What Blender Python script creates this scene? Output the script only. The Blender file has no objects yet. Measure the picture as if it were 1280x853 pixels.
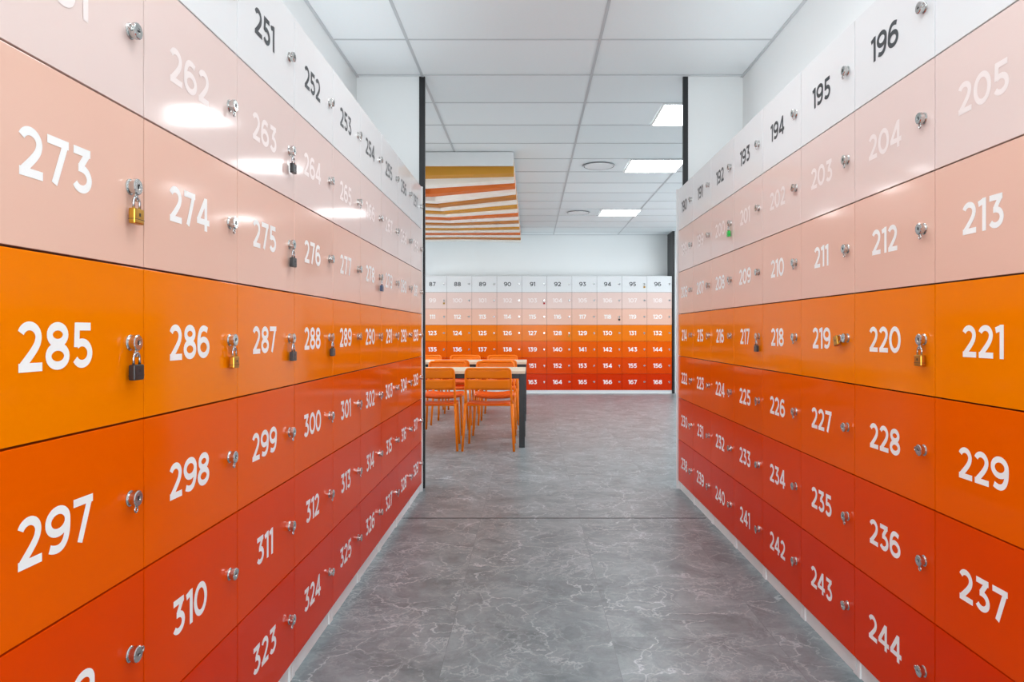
import bpy, bmesh, math, random
from mathutils import Vector, Matrix
random.seed(4)
C = bpy.context.scene.collection
sc = bpy.context.scene
sc.view_settings.view_transform = 'Standard'
sc.view_settings.look = 'None'
sc.view_settings.exposure = 0.0

# ------------------------------------------------------------ parameters
F = 890.0; H = 1.134
LX, RX = -0.771, 1.068           # front planes of side locker banks
RH = 0.30; PL = 0.061            # row height, plinth height
LW, RW, BW = 0.453, 0.4655, 0.460
BY = 13.09
DEP = 0.465
CEIL = H + 1.85
WL, WR = -1.26, 1.54
PY = 5.16                         # portal plane

# ------------------------------------------------------------ materials
def lin(c):
    return tuple(((v/255)/12.92 if v/255 <= .04045 else ((v/255+.055)/1.055)**2.4) for v in c) + (1,)
def mat(name, rgb, rough=.5, metal=0, spec=.5, noise=.03, nscale=6, bump=0, bscale=200, emit=None, es=0, coat=0):
    m = bpy.data.materials.new(name); m.use_nodes = True
    nt = m.node_tree; b = nt.nodes['Principled BSDF']
    b.inputs['Roughness'].default_value = rough
    b.inputs['Metallic'].default_value = metal
    b.inputs['Specular IOR Level'].default_value = spec
    b.inputs['Coat Weight'].default_value = coat
    tc = nt.nodes.new('ShaderNodeTexCoord')
    n = nt.nodes.new('ShaderNodeTexNoise'); n.inputs['Scale'].default_value = nscale
    nt.links.new(tc.outputs['Object'], n.inputs['Vector'])
    r = nt.nodes.new('ShaderNodeValToRGB')
    c = lin(rgb)
    r.color_ramp.elements[0].color = tuple(v*(1-noise) for v in c[:3])+(1,)
    r.color_ramp.elements[1].color = tuple(min(1, v*(1+noise)) for v in c[:3])+(1,)
    nt.links.new(n.outputs['Fac'], r.inputs['Fac'])
    nt.links.new(r.outputs['Color'], b.inputs['Base Color'])
    if bump:
        n2 = nt.nodes.new('ShaderNodeTexNoise'); n2.inputs['Scale'].default_value = bscale
        nt.links.new(tc.outputs['Object'], n2.inputs['Vector'])
        bp = nt.nodes.new('ShaderNodeBump'); bp.inputs['Strength'].default_value = bump; bp.inputs['Distance'].default_value = .002
        nt.links.new(n2.outputs['Fac'], bp.inputs['Height'])
        nt.links.new(bp.outputs['Normal'], b.inputs['Normal'])
    if emit:
        b.inputs['Emission Color'].default_value = lin(emit); b.inputs['Emission Strength'].default_value = es
    return m

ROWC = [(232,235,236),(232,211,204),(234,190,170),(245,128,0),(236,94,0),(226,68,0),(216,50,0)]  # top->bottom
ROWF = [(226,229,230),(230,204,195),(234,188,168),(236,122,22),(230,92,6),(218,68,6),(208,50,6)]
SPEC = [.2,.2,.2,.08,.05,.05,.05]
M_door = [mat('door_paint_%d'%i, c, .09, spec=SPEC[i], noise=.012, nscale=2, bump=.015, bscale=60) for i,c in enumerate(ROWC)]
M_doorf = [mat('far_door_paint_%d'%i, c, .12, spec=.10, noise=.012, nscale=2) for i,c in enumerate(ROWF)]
M_white = mat('white_laminate', (230,232,232), .4)
M_gap = mat('carcass_edge', (60,28,20), .8)
M_gapw = mat('carcass_edge_pale', (84,76,72), .8)
M_numw = mat('white_vinyl', (250,250,248), .35)
M_nump = mat('pale_vinyl', (245,233,229), .35)
M_numd = mat('charcoal_vinyl', (52,58,62), .4)
M_chrome = mat('chrome', (200,200,198), .16, metal=1, noise=.08, nscale=40)
M_dark = mat('dark_slot', (30,30,32), .5)
M_brass = mat('brass', (196,150,62), .3, metal=1, noise=.1, nscale=60)
M_blackp = mat('black_padlock_shell', (34,34,36), .35)
M_green = mat('green_padlock_shell', (30,190,70), .35)
M_redp = mat('red_padlock_shell', (190,30,40), .35)
M_bluep = mat('blue_padlock_shell', (30,50,90), .35)
M_steel = mat('steel_shackle', (190,190,192), .2, metal=1)
M_wall = mat('white_wall_paint', (226,230,230), .75, noise=.02, nscale=1.5, bump=.08, bscale=180)
M_black = mat('black_metal', (22,23,26), .4)
M_chair = mat('orange_powder_coat', (255,126,0), .32, spec=.3, noise=.03)
M_seat = mat('orange_red_powder_coat', (242,92,4), .35, spec=.3, noise=.03)
M_wood = mat('pale_oak', (226,206,180), .45, noise=.10, nscale=14)
M_led = mat('led_diffuser', (255,255,255), .5, emit=(252,253,255), es=14)
M_grey = mat('pale_vent_metal', (228,232,234), .5)
M_slot = mat('vent_slot', (100,104,108), .6)
M_tbar = mat('ceiling_grid_grey', (186,191,194), .5)

# floor material
def floor_mat():
    m = bpy.data.materials.new('marbled_grey_vinyl'); m.use_nodes = True
    nt = m.node_tree; b = nt.nodes['Principled BSDF']; N = nt.nodes.new; L = nt.links.new
    tc = N('ShaderNodeTexCoord')
    br = N('ShaderNodeTexBrick'); br.offset = .5; br.inputs['Scale'].default_value = 1
    br.inputs['Brick Width'].default_value = 1.2; br.inputs['Row Height'].default_value = .6
    br.inputs['Mortar Size'].default_value = .0011; br.inputs['Mortar Smooth'].default_value = .2
    br.inputs['Color1'].default_value = (0,0,0,1); br.inputs['Color2'].default_value = (1,1,1,1); br.inputs['Mortar'].default_value=(.5,.5,.5,1)
    mp = N('ShaderNodeMapping'); mp.inputs['Location'].default_value = (.243, .3, 0); mp.inputs['Rotation'].default_value = (0,0,math.pi/2)
    L(tc.outputs['Object'], mp.inputs['Vector']); L(mp.outputs['Vector'], br.inputs['Vector'])
    vm = N('ShaderNodeVectorMath'); vm.operation = 'MULTIPLY_ADD'
    L(br.outputs['Color'], vm.inputs[0]); vm.inputs[1].default_value = (7.3, 3.1, 5.7); L(tc.outputs['Object'], vm.inputs[2])
    wn = N('ShaderNodeTexNoise'); wn.inputs['Scale'].default_value = 2.8; wn.inputs['Detail'].default_value = 8; wn.inputs['Roughness'].default_value=.6
    L(vm.outputs[0], wn.inputs['Vector'])
    wv = N('ShaderNodeVectorMath'); wv.operation = 'MULTIPLY_ADD'
    L(wn.outputs['Color'], wv.inputs[0]); wv.inputs[1].default_value = (.45,.45,.45); L(vm.outputs[0], wv.inputs[2])
    def vor(scale, wid):
        vo = N('ShaderNodeTexVoronoi'); vo.feature = 'DISTANCE_TO_EDGE'; vo.inputs['Scale'].default_value = scale
        L(wv.outputs[0], vo.inputs['Vector'])
        v3 = N('ShaderNodeMapRange'); v3.interpolation_type='SMOOTHSTEP'; v3.inputs['From Max'].default_value = wid; v3.inputs['To Min'].default_value=1; v3.inputs['To Max'].default_value=0
        L(vo.outputs['Distance'], v3.inputs['Value']); return v3.outputs[0]
    def mask(scale, a, bb, off):
        o = N('ShaderNodeVectorMath'); o.operation='ADD'; L(vm.outputs[0],o.inputs[0]); o.inputs[1].default_value=(off,off*.7,0)
        pm = N('ShaderNodeTexNoise'); pm.inputs['Scale'].default_value = scale; pm.inputs['Detail'].default_value=4; L(o.outputs[0], pm.inputs['Vector'])
        pr = N('ShaderNodeMapRange'); pr.inputs['From Min'].default_value=a; pr.inputs['From Max'].default_value=bb
        L(pm.outputs['Fac'], pr.inputs['Value']); return pr.outputs[0]
    def mul(a,bb,k=None):
        x = N('ShaderNodeMath'); x.operation='MULTIPLY'; L(a,x.inputs[0])
        if k is None: L(bb,x.inputs[1])
        else: x.inputs[1].default_value = k
        return x.outputs[0]
    def mx(a,bb):
        x = N('ShaderNodeMath'); x.operation='MAXIMUM'; L(a,x.inputs[0]); L(bb,x.inputs[1]); return x.outputs[0]
    veins = mx(mx(mul(mul(vor(3.0,.018),mask(3.2,.40,.60,3)),None,.66), mul(mul(vor(3.0,.10),mask(3.0,.46,.68,5)),None,.15)),
               mx(mul(mul(vor(6.5,.034),mask(4.2,.43,.62,11)),None,.50), mul(mul(vor(14,.07),mask(3.4,.44,.64,21)),None,.36)))
    bn = N('ShaderNodeTexNoise'); bn.inputs['Scale'].default_value = 5; bn.inputs['Detail'].default_value = 12; bn.inputs['Roughness'].default_value=.74
    L(wv.outputs[0], bn.inputs['Vector'])
    rp = N('ShaderNodeValToRGB'); rp.color_ramp.elements[0].position=.33; rp.color_ramp.elements[1].position=.69
    rp.color_ramp.elements[0].color = lin((98,112,115)); rp.color_ramp.elements[1].color = lin((150,165,169))
    L(bn.outputs['Fac'], rp.inputs['Fac'])
    tn = N('ShaderNodeMix'); tn.data_type='RGBA'; tn.blend_type='MULTIPLY'; tn.inputs['Factor'].default_value=.07
    L(rp.outputs['Color'], tn.inputs['A']); L(br.outputs['Color'], tn.inputs['B'])
    m1 = N('ShaderNodeMix'); m1.data_type='RGBA'; L(veins, m1.inputs['Factor']); L(tn.outputs['Result'], m1.inputs['A']); m1.inputs['B'].default_value = lin((210,221,225))
    sm = mul(br.outputs['Fac'],None,.45)
    m2 = N('ShaderNodeMix'); m2.data_type='RGBA'; L(sm, m2.inputs['Factor']); L(m1.outputs['Result'], m2.inputs['A']); m2.inputs['B'].default_value = lin((80,88,90))
    L(m2.outputs['Result'], b.inputs['Base Color'])
    b.inputs['Roughness'].default_value = .32
    b.inputs['Specular IOR Level'].default_value = .38
    return m
M_floor = floor_mat()

def ceil_mat():
    m = bpy.data.materials.new('mineral_fibre_tile'); m.use_nodes = True
    nt = m.node_tree; b = nt.nodes['Principled BSDF']; N = nt.nodes.new; L = nt.links.new
    tc = N('ShaderNodeTexCoord')
    n = N('ShaderNodeTexNoise'); n.inputs['Scale'].default_value = 90; n.inputs['Detail'].default_value=4
    L(tc.outputs['Object'], n.inputs['Vector'])
    br = N('ShaderNodeTexBrick'); br.offset=0; br.inputs['Scale'].default_value=1
    br.inputs['Brick Width'].default_value=1.22; br.inputs['Row Height'].default_value=.62; br.inputs['Mortar Size'].default_value=0
    br.inputs['Color1'].default_value=lin((228,234,236)); br.inputs['Color2'].default_value=lin((236,241,243))
    mp = N('ShaderNodeMapping'); mp.inputs['Location'].default_value=(.78,-4.5,0)
    L(tc.outputs['Object'], mp.inputs['Vector']); L(mp.outputs['Vector'], br.inputs['Vector'])
    mx = N('ShaderNodeMix'); mx.data_type='RGBA'; mx.blend_type='MULTIPLY'; mx.inputs['Factor'].default_value=.06
    L(br.outputs['Color'], mx.inputs['A']); L(n.outputs['Color'], mx.inputs['B'])
    L(mx.outputs['Result'], b.inputs['Base Color']); b.inputs['Roughness'].default_value=.85
    bp = N('ShaderNodeBump'); bp.inputs['Strength'].default_value=.15; bp.inputs['Distance'].default_value=.002
    L(n.outputs['Fac'], bp.inputs['Height']); L(bp.outputs['Normal'], b.inputs['Normal'])
    return m
M_ceil = ceil_mat()

# ------------------------------------------------------------ mesh helpers
def obj(name, mesh, parent=None, loc=(0,0,0), rot=(0,0,0)):
    o = bpy.data.objects.new(name, mesh)
    C.objects.link(o); o.location = loc; o.rotation_euler = rot
    if parent: o.parent = parent
    return o
def mesh_from_bm(bm, name, mats, smooth=False):
    bmesh.ops.recalc_face_normals(bm, faces=bm.faces)
    me = bpy.data.meshes.new(name); bm.to_mesh(me); bm.free()
    for m in mats: me.materials.append(m)
    if smooth:
        for p in me.polygons: p.use_smooth = True
    return me
def add_box(bm, x0,x1,y0,y1,z0,z1, mi=0, bevel=0, seg=1):
    r = bmesh.ops.create_cube(bm, size=1)
    vs = r['verts']
    for v in vs:
        v.co = Vector((x0 if v.co.x<0 else x1, y0 if v.co.y<0 else y1, z0 if v.co.z<0 else z1))
    fs = set(f for v in vs for f in v.link_faces)
    for f in fs: f.material_index = mi
    if bevel:
        es = list(set(e for v in vs for e in v.link_edges))
        bmesh.ops.bevel(bm, geom=es, offset=bevel, segments=seg, affect='EDGES', profile=.6)
def box_mesh(name, dims, m, bevel=0, seg=1):
    bm = bmesh.new(); add_box(bm, *dims, bevel=bevel, seg=seg)
    return mesh_from_bm(bm, name, [m])
def add_tube(bm, pts, r, segs=10, closed=False, mi=0, caps=True):
    pts = [Vector(p) for p in pts]; n = len(pts)
    rs = r if isinstance(r,(list,tuple)) else [r]*n
    rings = []; prev = None
    for i,p in enumerate(pts):
        if closed: t = (pts[(i+1)%n]-pts[(i-1)%n])
        else: t = pts[min(i+1,n-1)]-pts[max(i-1,0)]
        t.normalize()
        if prev is None:
            a = Vector((0,0,1)) if abs(t.z)<.9 else Vector((1,0,0))
            u = t.cross(a).normalized()
        else:
            u = (prev - t*prev.dot(t)).normalized()
        prev = u; w = t.cross(u)
        rings.append([bm.verts.new(p+(u*math.cos(2*math.pi*k/segs)+w*math.sin(2*math.pi*k/segs))*rs[i]) for k in range(segs)])
    m = n if closed else n-1
    for i in range(m):
        A=rings[i]; B=rings[(i+1)%n]
        for k in range(segs):
            f = bm.faces.new((A[k],A[(k+1)%segs],B[(k+1)%segs],B[k])); f.material_index=mi; f.smooth=True
    if not closed and caps:
        for R in (rings[0],rings[-1]):
            f = bm.faces.new(R); f.material_index=mi
def add_lathe(bm, prof, axis_pos=(0,0,0), segs=20, mi=0, knurl=0):
    """prof: list (d, r) d = distance out along -Y"""
    ax = Vector(axis_pos); rings=[]
    for j,(d,r) in enumerate(prof):
        ring=[]
        for k in range(segs):
            a=2*math.pi*k/segs
            rr = r*(1-knurl*(k%2))
            ring.append(bm.verts.new(ax+Vector((math.cos(a)*rr,-d,math.sin(a)*rr))))
        rings.append(ring)
    for i in range(len(rings)-1):
        for k in range(segs):
            f=bm.faces.new((rings[i][k],rings[i][(k+1)%segs],rings[i+1][(k+1)%segs],rings[i+1][k])); f.material_index=mi
    f=bm.faces.new(rings[-1]); f.material_index=mi
    f=bm.faces.new(rings[0]); f.material_index=mi
def bez(p0,p1,p2,p3,n=14):
    o=[]
    for i in range(n+1):
        t=i/n; o.append(tuple((1-t)**3*a+3*(1-t)**2*t*b+3*(1-t)*t*t*c+t**3*d for a,b,c,d in zip(p0,p1,p2,p3)))
    return o
def arc(cx,cy,rx,ry,a0,a1,n=24):
    return [(cx+rx*math.cos(math.radians(a0+(a1-a0)*i/n)), cy+ry*math.sin(math.radians(a0+(a1-a0)*i/n))) for i in range(n+1)]

# ------------------------------------------------------------ digits
S=.176; c=S/2
six=[('o',arc(.385,.325,.385-c,.325-c,0,360,32)),('l',bez((c+.003,.33),(.06,.80),(.27,1.015),(.64,.84)))]
D={
 '0':(.82,[('o',arc(.41,.5,.41-c,.5-c,0,360,36))]),
 '1':(.38,[('l',[(.28,0),(.28,1)]),('l',[(.26,.912),(.01,.84)])]),
 '2':(.71,[('l',arc(.335,.69,.25,.31-c,158,-18)+bez((.573,.621),(.55,.50),(.40,.36),(.115,.095))[1:]),('l',[(.035,c),(.69,c)])]),
 '3':(.71,[('l',[(.07,1-c),(.64,1-c)]),('l',[(.58,.94),(.325,.60)]),('l',[(.235,.552),(.36,.552)]),('l',arc(.345,.317,.355-c-.005,.317-c,88,-148))]),
 '4':(.82,[('l',[(.555,.945),(.08,.265)]),('l',[(.025,.27),(.81,.27)]),('l',[(.58,0),(.58,1)])]),
 '5':(.71,[('l',[(.11,1-c),(.63,1-c)]),('l',[(.183,.99),(.158,.46)]),('l',arc(.34,.325,.355-c,.325-c,132,-148))]),
 '6':(.77,six),
 '7':(.70,[('l',[(.03,1-c),(.69,1-c)]),('l',[(.60,.955),(.245,.02)])]),
 '8':(.74,[('o',arc(.367,.735,.33-c,.265-c,0,360,28)),('o',arc(.367,.288,.368-c,.288-c,0,360,28))]),
}
D['9']=(.77,[(k,[(.77-u,1-v) for u,v in p]) for k,p in six])
CAP=.078; CW=.0805
def number_mesh(txt, m):
    key='number_'+txt
    sp=.07; tot=sum(D[ch][0] for ch in txt)+sp*(len(txt)-1)
    bm=bmesh.new(); x=-tot/2; lay=0
    for ch in txt:
        adv,strokes=D[ch]
        for kind,pts in strokes:
            lay+=1
            P=[Vector((u+x,v-.5)) for u,v in pts]; closed = kind=='o'
            if closed: P=P[:-1]
            n=len(P); Ls=[];Rs=[]
            for i in range(n):
                if closed: a=P[i-1];b=P[(i+1)%n]
                else: a=P[max(i-1,0)];b=P[min(i+1,n-1)]
                t=(b-a).normalized(); nn=Vector((-t.y,t.x))*S/2
                yy=-.0006-(lay%6)*.00006
                l=P[i]+nn; r=P[i]-nn
                Ls.append(bm.verts.new((l.x*CW,yy,l.y*CAP))); Rs.append(bm.verts.new((r.x*CW,yy,r.y*CAP)))
            for i in range(n if closed else n-1):
                j=(i+1)%n
                bm.faces.new((Rs[i],Rs[j],Ls[j],Ls[i]))
        x+=adv+sp
    me=bpy.data.meshes.new(key); bm.to_mesh(me); bm.free(); me.materials.append(m)
    return me

# ------------------------------------------------------------ locks
def lock_mesh():
    bm=bmesh.new()
    add_lathe(bm,[(0,.0156),(.0015,.0156),(.0028,.0142),(.0028,.0122),(.0085,.0122)],segs=20)
    add_lathe(bm,[(.008,.0140),(.009,.0158),(.0160,.0158),(.0175,.0140),(.0175,.0058),(.0167,.0058)],segs=28,knurl=.05)
    add_box(bm,-.0012,.0012,-.0178,-.0165,-.0042,.0042,mi=1)
    add_box(bm,-.0055,.0055,-.0140,-.0100,-.0185,-.008,bevel=.001)
    ring=[(math.cos(a)*.0050,-.0120,-.0215+math.sin(a)*.0050) for a in [2*math.pi*k/16 for k in range(16)]]
    add_tube(bm,ring,.0020,8,closed=True)
    return mesh_from_bm(bm,'cam_lock',[M_chrome,M_dark])
ME_lock=lock_mesh()
def pad_meshes(m):
    bm=bmesh.new()
    add_box(bm,-.0165,.0165,-.0065,.0065,-.030,0,bevel=.0028,seg=2)
    add_box(bm,-.0166,.0166,-.0067,.0067,-.0215,-.0205,mi=1)
    add_box(bm,-.004,.004,-.0069,.0069,-.016,-.008,mi=1,bevel=.0008)
    body=mesh_from_bm(bm,'padlock_body',[m,M_dark])
    bm=bmesh.new()
    pts=[(-.0105,0,-.001),(-.0105,0,.010)]+[(-.0105*math.cos(a),0,.012+.0105*math.sin(a)) for a in [math.pi*k/10 for k in range(11)]]+[(.0105,0,.010),(.0105,0,-.001)]
    add_tube(bm,pts,.0026,8)
    sh=mesh_from_bm(bm,'shackle',[M_steel])
    return body,sh
PADM={'brass':M_brass,'black':M_blackp,'green':M_green,'red':M_redp,'blue':M_bluep}
PAD={k:pad_meshes(m) for k,m in PADM.items()}
def padlock(kind, wp, rotz, tilt=0, num=''):
    e=obj('padlock',None,None,wp,(0,tilt,rotz)); e.empty_display_size=.02
    e['label']='small %s padlock with steel shackle hanging on locker %s'%(kind,num); e['category']='padlock'; e['group']='padlocks on the locker doors'
    if tilt: e['label']='brass padlock with steel shackle sticking out sideways on locker %s'%num
    b=obj('padlock_body',PAD[kind][0],e); s=obj('shackle',PAD[kind][1],e)

# ------------------------------------------------------------ lockers
_dm={}
def door_mesh(w,row):
    k=(w,row)
    if k not in _dm:
        bm=bmesh.new(); g=.0019
        add_box(bm,g,w-g,0,.018,g,RH-g,bevel=.0010,seg=2)
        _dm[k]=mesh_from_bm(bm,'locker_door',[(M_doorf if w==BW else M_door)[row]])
    return _dm[k]
_bmh={}
def body_mesh(w):
    if w not in _bmh:
        bm=bmesh.new()
        add_box(bm,.0003,w-.0003,.0195,DEP,PL,PL+7*RH,mi=0)
        for k in range(7):
            mi=1 if k<4 else 2
            add_box(bm,0,w,.0182,.0194,PL+k*RH+.0002,PL+(k+1)*RH-.0002,mi=mi)
        _bmh[w]=mesh_from_bm(bm,'locker_body',[M_white,M_gap,M_gapw])
    return _bmh[w]
_pm={}
def plinth_mesh(w):
    if w not in _pm:
        bm=bmesh.new()
        add_box(bm,0,w,.012,DEP-.02,0.0,PL)
        add_box(bm,.002,.024,.006,.032,0.0,PL-.006,bevel=.001)
        add_box(bm,w-.024,w-.002,.006,.032,0.0,PL-.006,bevel=.001)
        _pm[w]=mesh_from_bm(bm,'plinth',[M_white])
    return _pm[w]
padspec={273:'brass',285:'black',286:'brass',263:'black',275:'black',287:'black',288:'black',278:'blue',
         217:'black',220:'brass',200:'green',219:'brass',103:'red',99:'brass',118:'black',95:'brass',128:'brass'}
LO=.050
def tower(first, step, w, origin, rot, bank):
    T=obj('locker_tower',None,None,origin,(0,0,rot))
    T['label']='seven-door white, pink, orange and red locker column %d to %d'%(first,first+6*step)
    T['category']='locker'; T['group']=bank
    obj('locker_body',body_mesh(w),T)
    obj('plinth',plinth_mesh(w),T)
    R=Matrix.Translation(origin)@Matrix.Rotation(rot,4,'Z')
    for r in range(7):
        n=first+step*r; z=PL+(6-r)*RH
        d=obj('locker_door',door_mesh(w,r),T,(0,0,z))
        d['label']='glossy %s locker door numbered %d'%(['white','pale pink','peach pink','bright orange','dark orange','red-orange','red'][r],n)
        obj('number_lettering',number_mesh(str(n),[M_numd,M_nump,M_numw][min(r,2)]),d,(.196*w/.46,0,RH/2))
        lk=obj('cam_lock',ME_lock,d,(w-LO,0,RH/2+.002))
        hang = n in padspec
        lk.rotation_euler=(0, 0 if hang else random.choice([0,0,math.pi/2,-math.pi/2,.5]),0)
        if hang:
            tilt=0
            lp=Vector((w-LO,-.0128,z+RH/2+.002-.0215-.0205))
            if n==219: 
                lk.rotation_euler=(0,math.radians(88),0); tilt=math.radians(72)
                lp=Vector((w-LO-.0420,-.0128,z+RH/2-.003))
            padlock(padspec[n], R@lp, rot, tilt, n)
    return T
for i in range(9):
    tower(249+i,12,LW,(LX,.9677+i*LW,0),math.pi/2,'lockers along one aisle wall')
for j in range(8):
    tower(190+j,8,RW,(RX,5.139-j*RW,0),-math.pi/2,'lockers along the opposite aisle wall')
for j in range(10):
    tower(87+j,12,BW,(2.603-(10-j)*BW,BY,0),0,'lockers on the far wall')
# end panels
def struct(name, dims, m, bevel=0):
    o=obj(name,box_mesh(name,dims,m,bevel)); o['kind']='structure'; return o
def endpanel(dims,label):
    bm=bmesh.new(); add_box(bm,*dims,bevel=.001)
    o=obj('locker_end_panel',mesh_from_bm(bm,'locker_end_panel',[M_white])); o['label']=label; o['category']='panel'
endpanel((WL+.001,LX+.006,5.0455,5.064,0,PL+7*RH+.004),'white laminate end panel closing the locker run at the doorway')
endpanel((RX-.012,WR-.001,5.140,5.1555,0,PL+7*RH+.004),'white laminate end panel closing the locker run at the doorway')

# ------------------------------------------------------------ shell
X0,X1=-4.6,4.6; YB=13.56; Y0=-3.0
struct('floor',(X0-.2,X1+.2,Y0-.2,YB+.2,-.1,0),M_floor)
struct('ceiling',(X0-.2,X1+.2,Y0-.2,YB+.2,CEIL,CEIL+.1),M_ceil)
struct('wall_left',(WL-.12,WL,Y0,PY,0,CEIL),M_wall)
struct('wall_right',(WR,WR+.12,Y0,PY,0,CEIL),M_wall)
struct('wall_front',(WL-.12,WR+.12,Y0-.12,Y0,0,CEIL),M_wall)
struct('wall_back',(X0,X1,YB,YB+.12,0,CEIL),M_wall)
struct('wall_canteen_left',(X0-.12,X0,PY,YB,0,CEIL),M_wall)
struct('wall_canteen_right',(X1,X1+.12,PY,YB,0,CEIL),M_wall)
struct('wall_doorway_left',(X0,-.806,PY,PY+.10,0,CEIL),M_wall)
struct('wall_doorway_right',(1.142,X1,PY,PY+.10,0,CEIL),M_wall)
struct('trim_1',(-.806,-.764,PY-.004,PY+.02,0,CEIL),M_black)
struct('trim_2',(1.106,1.142,PY-.004,PY+.02,0,CEIL),M_black)
struct('trim_3',(2.61,2.65,BY-.02,YB,0,CEIL),M_black)
struct('wall_return',(2.65,X1,BY+.02,YB,0,CEIL),M_wall)
struct('trim_4',(LX,RX,4.325,4.334,0,.0015),mat('joint_strip',(72,72,72),.5))
# ceiling grid bars
bm=bmesh.new()
gx=[-.78+1.22*k for k in range(-3,5)]
for x in gx:
    if X0<x<X1: add_box(bm,x-.009,x+.009,Y0,YB,CEIL-.004,CEIL+.002)
gy=[4.5+.62*k for k in range(-12,15)]
for y in gy:
    if Y0<y<YB: add_box(bm,X0,X1,y-.006,y+.006,CEIL-.0038,CEIL+.002)
for (a,b,y0,y1) in ((WL,WL+.018,Y0,PY),(WR-.018,WR,Y0,PY)):
    add_box(bm,a,b,y0,y1,CEIL-.006,CEIL+.002)
add_box(bm,X0,X1,YB-.02,YB,CEIL-.006,CEIL+.002)
o=obj('trim_5',mesh_from_bm(bm,'ceiling_grid',[M_tbar])); o['kind']='structure'

# ------------------------------------------------------------ LED panels
def led_meshes():
    bm=bmesh.new(); a=.305
    for d in ((-a,a,-a,-a+.018),(-a,a,a-.018,a),(-a,-a+.018,-a+.018,a-.018),(a-.018,a,-a+.018,a-.018)):
        add_box(bm,d[0],d[1],d[2],d[3],-.010,0)
    fr=mesh_from_bm(bm,'panel_frame',[M_white])
    bm=bmesh.new(); add_box(bm,-a+.018,a-.018,-a+.018,a-.018,-.007,-.001)
    df=mesh_from_bm(bm,'light_diffuser',[M_led])
    return fr,df
FR,DF=led_meshes()
def led(x,y):
    e=obj('light_panel',None,None,(x,y,CEIL-.004))
    e['label']='square white LED panel recessed in the suspended ceiling'; e['category']='ceiling light'; e['group']='square ceiling light panels'
    obj('panel_frame',FR,e); obj('light_diffuser',DF,e)
for y in (6.05,7.91,11.01): led(1.375,y)
for y in (6.05,7.91,9.15,11.01): led(-2.31,y)
led(3.2,9.15); led(3.2,6.67); led(3.2,11.6)
for y in (2.95,1.09,-.77): led(.135,y)

# round diffusers
bm=bmesh.new()
for r0,r1,z0,z1,mi in ((.0,.174,-.005,0,1),(.168,.18,-.009,0,0),(.0,.160,-.008,0,0)):
    n=40
    def ring(r,z): return [bm.verts.new((r*math.cos(2*math.pi*k/n),r*math.sin(2*math.pi*k/n),z)) for k in range(n)]
    o1=ring(r1,z1); o0=ring(r1,z0)
    for k in range(n):
        f=bm.faces.new((o1[k],o1[(k+1)%n],o0[(k+1)%n],o0[k])); f.material_index=1
    if r0<.01:
        f=bm.faces.new(o0); f.material_index=mi
    else:
        i0=ring(r0,z0); i1=ring(r0,z1)
        for k in range(n):
            f=bm.faces.new((o0[k],o0[(k+1)%n],i0[(k+1)%n],i0[k])); f.material_index=mi
            f=bm.faces.new((i0[k],i0[(k+1)%n],i1[(k+1)%n],i1[k])); f.material_index=1
MEdf=mesh_from_bm(bm,'air_diffuser',[M_grey,M_slot])
for i,(x,y) in enumerate(((.76,7.91),(.74,11.01))):
    o=obj('air_diffuser',MEdf,None,(x,y,CEIL-.004)); o['label']='round white ceiling air diffuser with a thin dark rim'; o['category']='air vent'; o['group']='round air diffusers'

# ------------------------------------------------------------ striped canopy: slats hung below a white raft, folded along one line
CX0,CX1=-1.97,-.173
canopy=obj('striped_canopy',None,None,((CX0+CX1)/2,10.3,2.77))
canopy['label']='hanging canopy of folded ochre, orange and white slats'; canopy['category']='ceiling canopy'
OFF=Vector(canopy.location)
def local(bm):
    for v in bm.verts: v.co-=OFF
bm=bmesh.new()
add_box(bm,CX0,CX1,7.30,7.335,2.84,CEIL-.006)
add_box(bm,CX0,CX1,7.335,13.40,2.925,2.945)
local(bm)
o=obj('raft',mesh_from_bm(bm,'raft',[M_white]),canopy); o['label']='white raft and front board'
bcols=[(208,146,36),(250,246,238),(220,110,26),(250,246,238),(190,120,40),(250,246,238)]
M_b=[mat('slat_%d'%i,cc,.6,noise=.02,nscale=5) for i,cc in enumerate(bcols)]
bn_=['ochre','white','orange','white','brown-gold','white']
nb=18; FU=.42
for i in range(nb):
    t=i/(nb-1)
    th=.17
    yr=7.36+(12.90-7.36)*t
    a1=.95*(1-t)*min(1,.25+t*4)
    a2=.50*(1-t)*min(1,t*4)
    bm=bmesh.new(); zt=2.9245; cols=[]
    for q_,u in enumerate((0,FU,1)):
        x=CX0+(CX1-CX0)*u
        y=(yr+a1-a2, yr+a1, yr)[q_]
        zb=(2.785,2.800,2.775)[q_]
        cols.append([bm.verts.new((x,y,zt)),bm.verts.new((x,y,zb)),bm.verts.new((x,y+th,zb)),bm.verts.new((x,y+th,zt))])
    for k in range(2):
        A,B=cols[k],cols[k+1]
        for q in range(4): bm.faces.new((A[q],A[(q+1)%4],B[(q+1)%4],B[q]))
    bm.faces.new(cols[0]); bm.faces.new(cols[-1])
    local(bm)
    me=mesh_from_bm(bm,'slat',[M_b[i%6]])
    o=obj('slat',me,canopy); o['label']='%s folded slat'%bn_[i%6]

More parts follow.
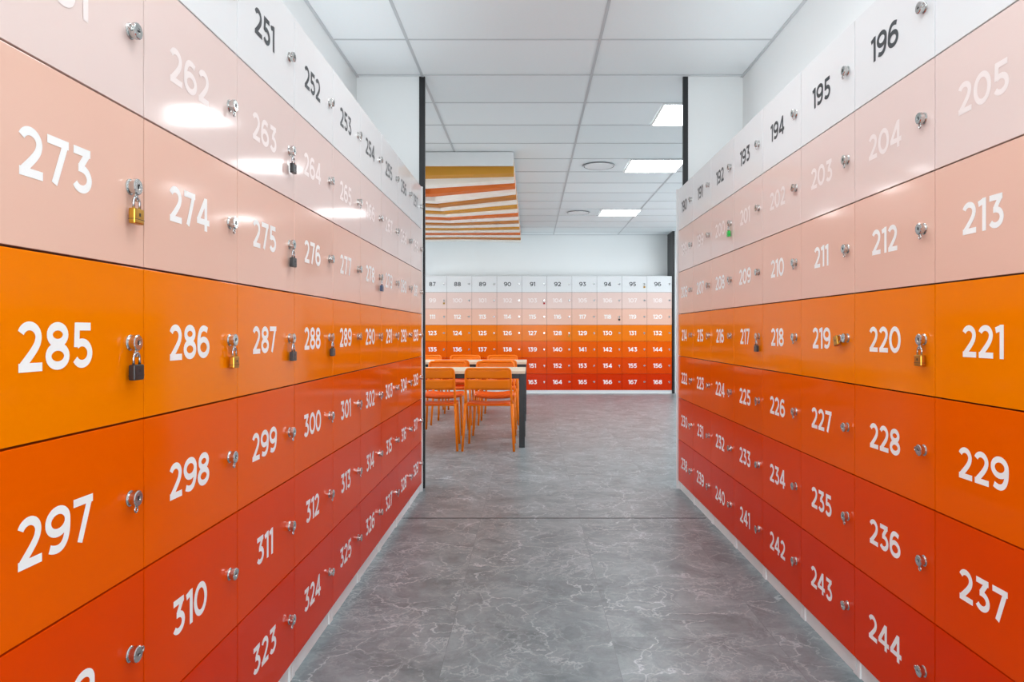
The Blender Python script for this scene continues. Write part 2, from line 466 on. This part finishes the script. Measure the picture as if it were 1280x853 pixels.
# ------------------------------------------------------------ tables
def table(cx,cy,w=2.06,d=.80,h=.75):
    e=obj('table',None,None,(cx,cy,0)); e['label']='canteen table with pale wood top and black square steel legs'; e['category']='table'; e['group']='canteen tables'
    obj('table_top',box_mesh('table_top',(-w/2,w/2,-d/2,d/2,h-.028,h),M_wood,.003,2),e)
    bm=bmesh.new()
    add_box(bm,-w/2+.02,w/2-.02,-d/2+.02,-d/2+.05,h-.075,h-.028); add_box(bm,-w/2+.02,w/2-.02,d/2-.05,d/2-.02,h-.075,h-.028)
    add_box(bm,-w/2+.02,-w/2+.05,-d/2+.05,d/2-.05,h-.075,h-.028); add_box(bm,w/2-.05,w/2-.02,-d/2+.05,d/2-.05,h-.075,h-.028)
    obj('table_frame',mesh_from_bm(bm,'table_frame',[M_black]),e)
    lm=box_mesh('leg',(-.028,.028,-.028,.028,0,h-.028),M_black,.003)
    for sx in (-1,1):
        for sy in (-1,1):
            obj('leg',lm,e,(sx*(w/2-.033),sy*(d/2-.033),0))
table(-1.08,7.36); table(-1.08,9.42)

# ------------------------------------------------------------ chairs (front = +Y local, back at -Y)
def chair_parts():
    P={}
    bm=bmesh.new(); nx,ny=12,12; top=[];bot=[]
    for j in range(ny+1):
        rt=[];rb=[]
        for i in range(nx+1):
            u=i/nx*2-1; v=j/ny
            hw=.205+.02*v
            e=.0
            if v<.12: e=.04*(1-math.sqrt(max(0,1-((.12-v)/.12)**2)))
            if v>.88: e=.05*(1-math.sqrt(max(0,1-((v-.88)/.12)**2)))
            x=u*(hw-e); y=-.20+.42*v
            z=.445+.012*u*u-.012*math.sin(math.pi*v)-(.03*((v-.85)/.15)**2 if v>.85 else 0)
            rt.append(bm.verts.new((x,y,z))); rb.append(bm.verts.new((x,y,z-.014)))
        top.append(rt);bot.append(rb)
    for j in range(ny):
        for i in range(nx):
            bm.faces.new((top[j][i],top[j][i+1],top[j+1][i+1],top[j+1][i])); bm.faces.new((bot[j][i],bot[j+1][i],bot[j+1][i+1],bot[j][i+1]))
    for j in range(ny):
        bm.faces.new((top[j][0],top[j+1][0],bot[j+1][0],bot[j][0])); bm.faces.new((top[j][nx],bot[j][nx],bot[j+1][nx],top[j+1][nx]))
    for i in range(nx):
        bm.faces.new((top[0][i],bot[0][i],bot[0][i+1],top[0][i+1])); bm.faces.new((top[ny][i],top[ny][i+1],bot[ny][i+1],bot[ny][i]))
    P['seat']=mesh_from_bm(bm,'seat',[M_seat],True)
    def bx(u,z):
        s=(z-.45)/.34
        hw=.222-.012*s
        return (u*hw, -.215-.055*s-.045*(1-u*u), z)
    bm=bmesh.new(); nx=14
    def band(z0,z1,nz=5,uw=.97):
        F_=[];B_=[]
        for j in range(nz+1):
            z=z0+(z1-z0)*j/nz; f=[];b=[]
            for i in range(nx+1):
                u=(i/nx*2-1)*uw; p=Vector(bx(u,z)); f.append(bm.verts.new(p)); b.append(bm.verts.new(p+Vector((0,-.008,0))))
            F_.append(f);B_.append(b)
        for j in range(nz):
            for i in range(nx):
                bm.faces.new((F_[j][i],F_[j][i+1],F_[j+1][i+1],F_[j+1][i])); bm.faces.new((B_[j][i],B_[j+1][i],B_[j+1][i+1],B_[j][i+1]))
            bm.faces.new((F_[j][0],F_[j+1][0],B_[j+1][0],B_[j][0])); bm.faces.new((F_[j][nx],B_[j][nx],B_[j+1][nx],F_[j+1][nx]))
        for i in range(nx):
            bm.faces.new((F_[0][i],B_[0][i],B_[0][i+1],F_[0][i+1])); bm.faces.new((F_[nz][i],F_[nz][i+1],B_[nz][i+1],B_[nz][i]))
    band(.592,.684,5); band(.694,.778,5)
    P['backrest']=mesh_from_bm(bm,'backrest',[M_chair],True)
    bm=bmesh.new(); pts=[]
    for z in (.44,.50,.56,.62,.68,.73,.755): pts.append(bx(-1,z))
    r=.03
    for k in range(1,5):
        a=math.pi/2*k/4; u=-1+ (r/.21)*(1-math.cos(a)); pts.append(bx(u,.755+r*math.sin(a)))
    for k in range(1,12): pts.append(bx(-1+r/.21+(2-2*r/.21)*k/12,.785))
    for k in range(4,0,-1):
        a=math.pi/2*k/4; u=1-(r/.21)*(1-math.cos(a)); pts.append(bx(u,.755+r*math.sin(a)))
    for z in (.755,.73,.68,.62,.56,.50,.44): pts.append(bx(1,z))
    add_tube(bm,pts,.0115,10)
    for s in (-1,1): add_tube(bm,[(s*.222,-.215,.438),(s*.222,0,.432),(s*.215,.18,.425)],.010,8)
    add_tube(bm,[(-.215,.18,.425),(.215,.18,.425)],.009,8)
    add_tube(bm,[(-.222,-.19,.432),(.222,-.19,.432)],.009,8)
    P['frame']=mesh_from_bm(bm,'chair_frame',[M_chair],True)
    for s in (-1,1):
        bm=bmesh.new(); add_tube(bm,[(s*.222,-.213,.45),(s*.228,-.225,.30),(s*.245,-.262,0.0)],[.0145,.0135,.012],10); P['rl%d'%s]=mesh_from_bm(bm,'leg',[M_chair],True)
        bm=bmesh.new(); add_tube(bm,[(s*.212,.175,.43),(s*.218,.190,.28),(s*.232,.222,0.0)],[.0145,.0135,.012],10); P['fl%d'%s]=mesh_from_bm(bm,'leg',[M_chair],True)
    return P
CP=chair_parts()
def chair(x,y,rot,lab):
    e=obj('chair',None,None,(x,y,0),(0,0,rot)); e['label']=lab; e['category']='chair'; e['group']='orange canteen chairs'
    obj('seat',CP['seat'],e); obj('backrest',CP['backrest'],e); obj('chair_frame',CP['frame'],e)
    for s in (-1,1): obj('leg',CP['rl%d'%s],e); obj('leg',CP['fl%d'%s],e)
A='orange metal chair tucked under the nearer table, back to the aisle'
B='orange metal chair facing the aisle across the nearer table'
for x,r in ((-.395,-.02),(-.945,.03)): chair(x,7.00,r,A)
for x,r in ((-.40,.03),(-.97,-.03)): chair(x,7.99,math.pi+r,B)
for x,r in ((-.39,.02),(-.95,-.03)): chair(x,8.87,r,'orange metal chair tucked at the second table')
for x,r in ((-.40,.02),(-.95,-.02),(-1.50,.03)): chair(x,10.06,math.pi+r,'orange metal chair across the second table')

# ------------------------------------------------------------ made-up windows + added fill lights
def fill_window(name, loc, rot, w, h):
    bm=bmesh.new(); t=.05
    for d in ((-w/2-t,w/2+t,-h/2-t,-h/2),(-w/2-t,w/2+t,h/2,h/2+t),(-w/2-t,-w/2,-h/2,h/2),(w/2,w/2+t,-h/2,h/2),(-.02,.02,-h/2,h/2)):
        add_box(bm,d[0],d[1],-.03,0,d[2],d[3],mi=0)
    add_box(bm,-w/2,w/2,-.006,-.001,-h/2,h/2,mi=1)
    o=obj(name,mesh_from_bm(bm,name,[M_white,M_pane]),None,loc,(0,0,rot)); o['kind']='structure'
M_pane=mat('glowing_fill_pane',(220,228,235),.1,emit=(225,238,255),es=.8)  # pane given a glow of its own; serves only the added windows
def alight(name,loc,rot,w,h,p,col=(.94,.97,1)):
    l=bpy.data.lights.new(name,'AREA'); l.shape='RECTANGLE'; l.size=w; l.size_y=h; l.energy=p; l.color=col
    o=bpy.data.objects.new(name,l); C.objects.link(o); o.location=loc; o.rotation_euler=rot
fill_window('fill_window_1',(.14,Y0,1.55),math.pi,2.0,1.9)  # unseen, invented behind the camera to carry soft fill for the hall
alight('side_fill_1',(.14,Y0+.05,1.55),(math.radians(90),0,0),1.95,1.85,88)
fill_window('fill_window_2',(X0,9.4,1.6),math.pi/2,4.5,1.7)  # both canteen side windows are invented out of view, for fill on the far room
alight('side_fill_2',(X0+.05,9.4,1.6),(math.radians(90),0,-math.pi/2),4.4,1.6,90)
fill_window('fill_window_3',(X1,9.4,1.6),-math.pi/2,4.5,1.7)
alight('side_fill_3',(X1-.05,9.4,1.6),(math.radians(90),0,math.pi/2),4.4,1.6,90)
# hidden fill lights added on top of the locker runs to brighten the ceiling
TOP=PL+7*RH+.03
alight('ceiling_fill_1',(-1.0,2.6,TOP),(math.pi,0,0),.30,4.6,8.5)
alight('ceiling_fill_2',(1.30,2.6,TOP),(math.pi,0,0),.30,4.6,8.5)
alight('ceiling_fill_3',(.3,13.28,TOP),(math.pi,0,0),4.4,.25,3)

w=bpy.data.worlds.new('World'); sc.world=w; w.use_nodes=True
w.node_tree.nodes['Background'].inputs[0].default_value=(.8,.87,1,1); w.node_tree.nodes['Background'].inputs[1].default_value=.5

# ------------------------------------------------------------ camera
cd=bpy.data.cameras.new('Camera'); cam=bpy.data.objects.new('Camera',cd); C.objects.link(cam)
cam.location=(0,0,H); cam.rotation_euler=(math.radians(90),0,0)
cd.sensor_width=36; cd.lens=F*36/1280; cd.shift_x=-23/1280; cd.shift_y=-11.5/1280; cd.clip_start=.05
sc.camera=cam
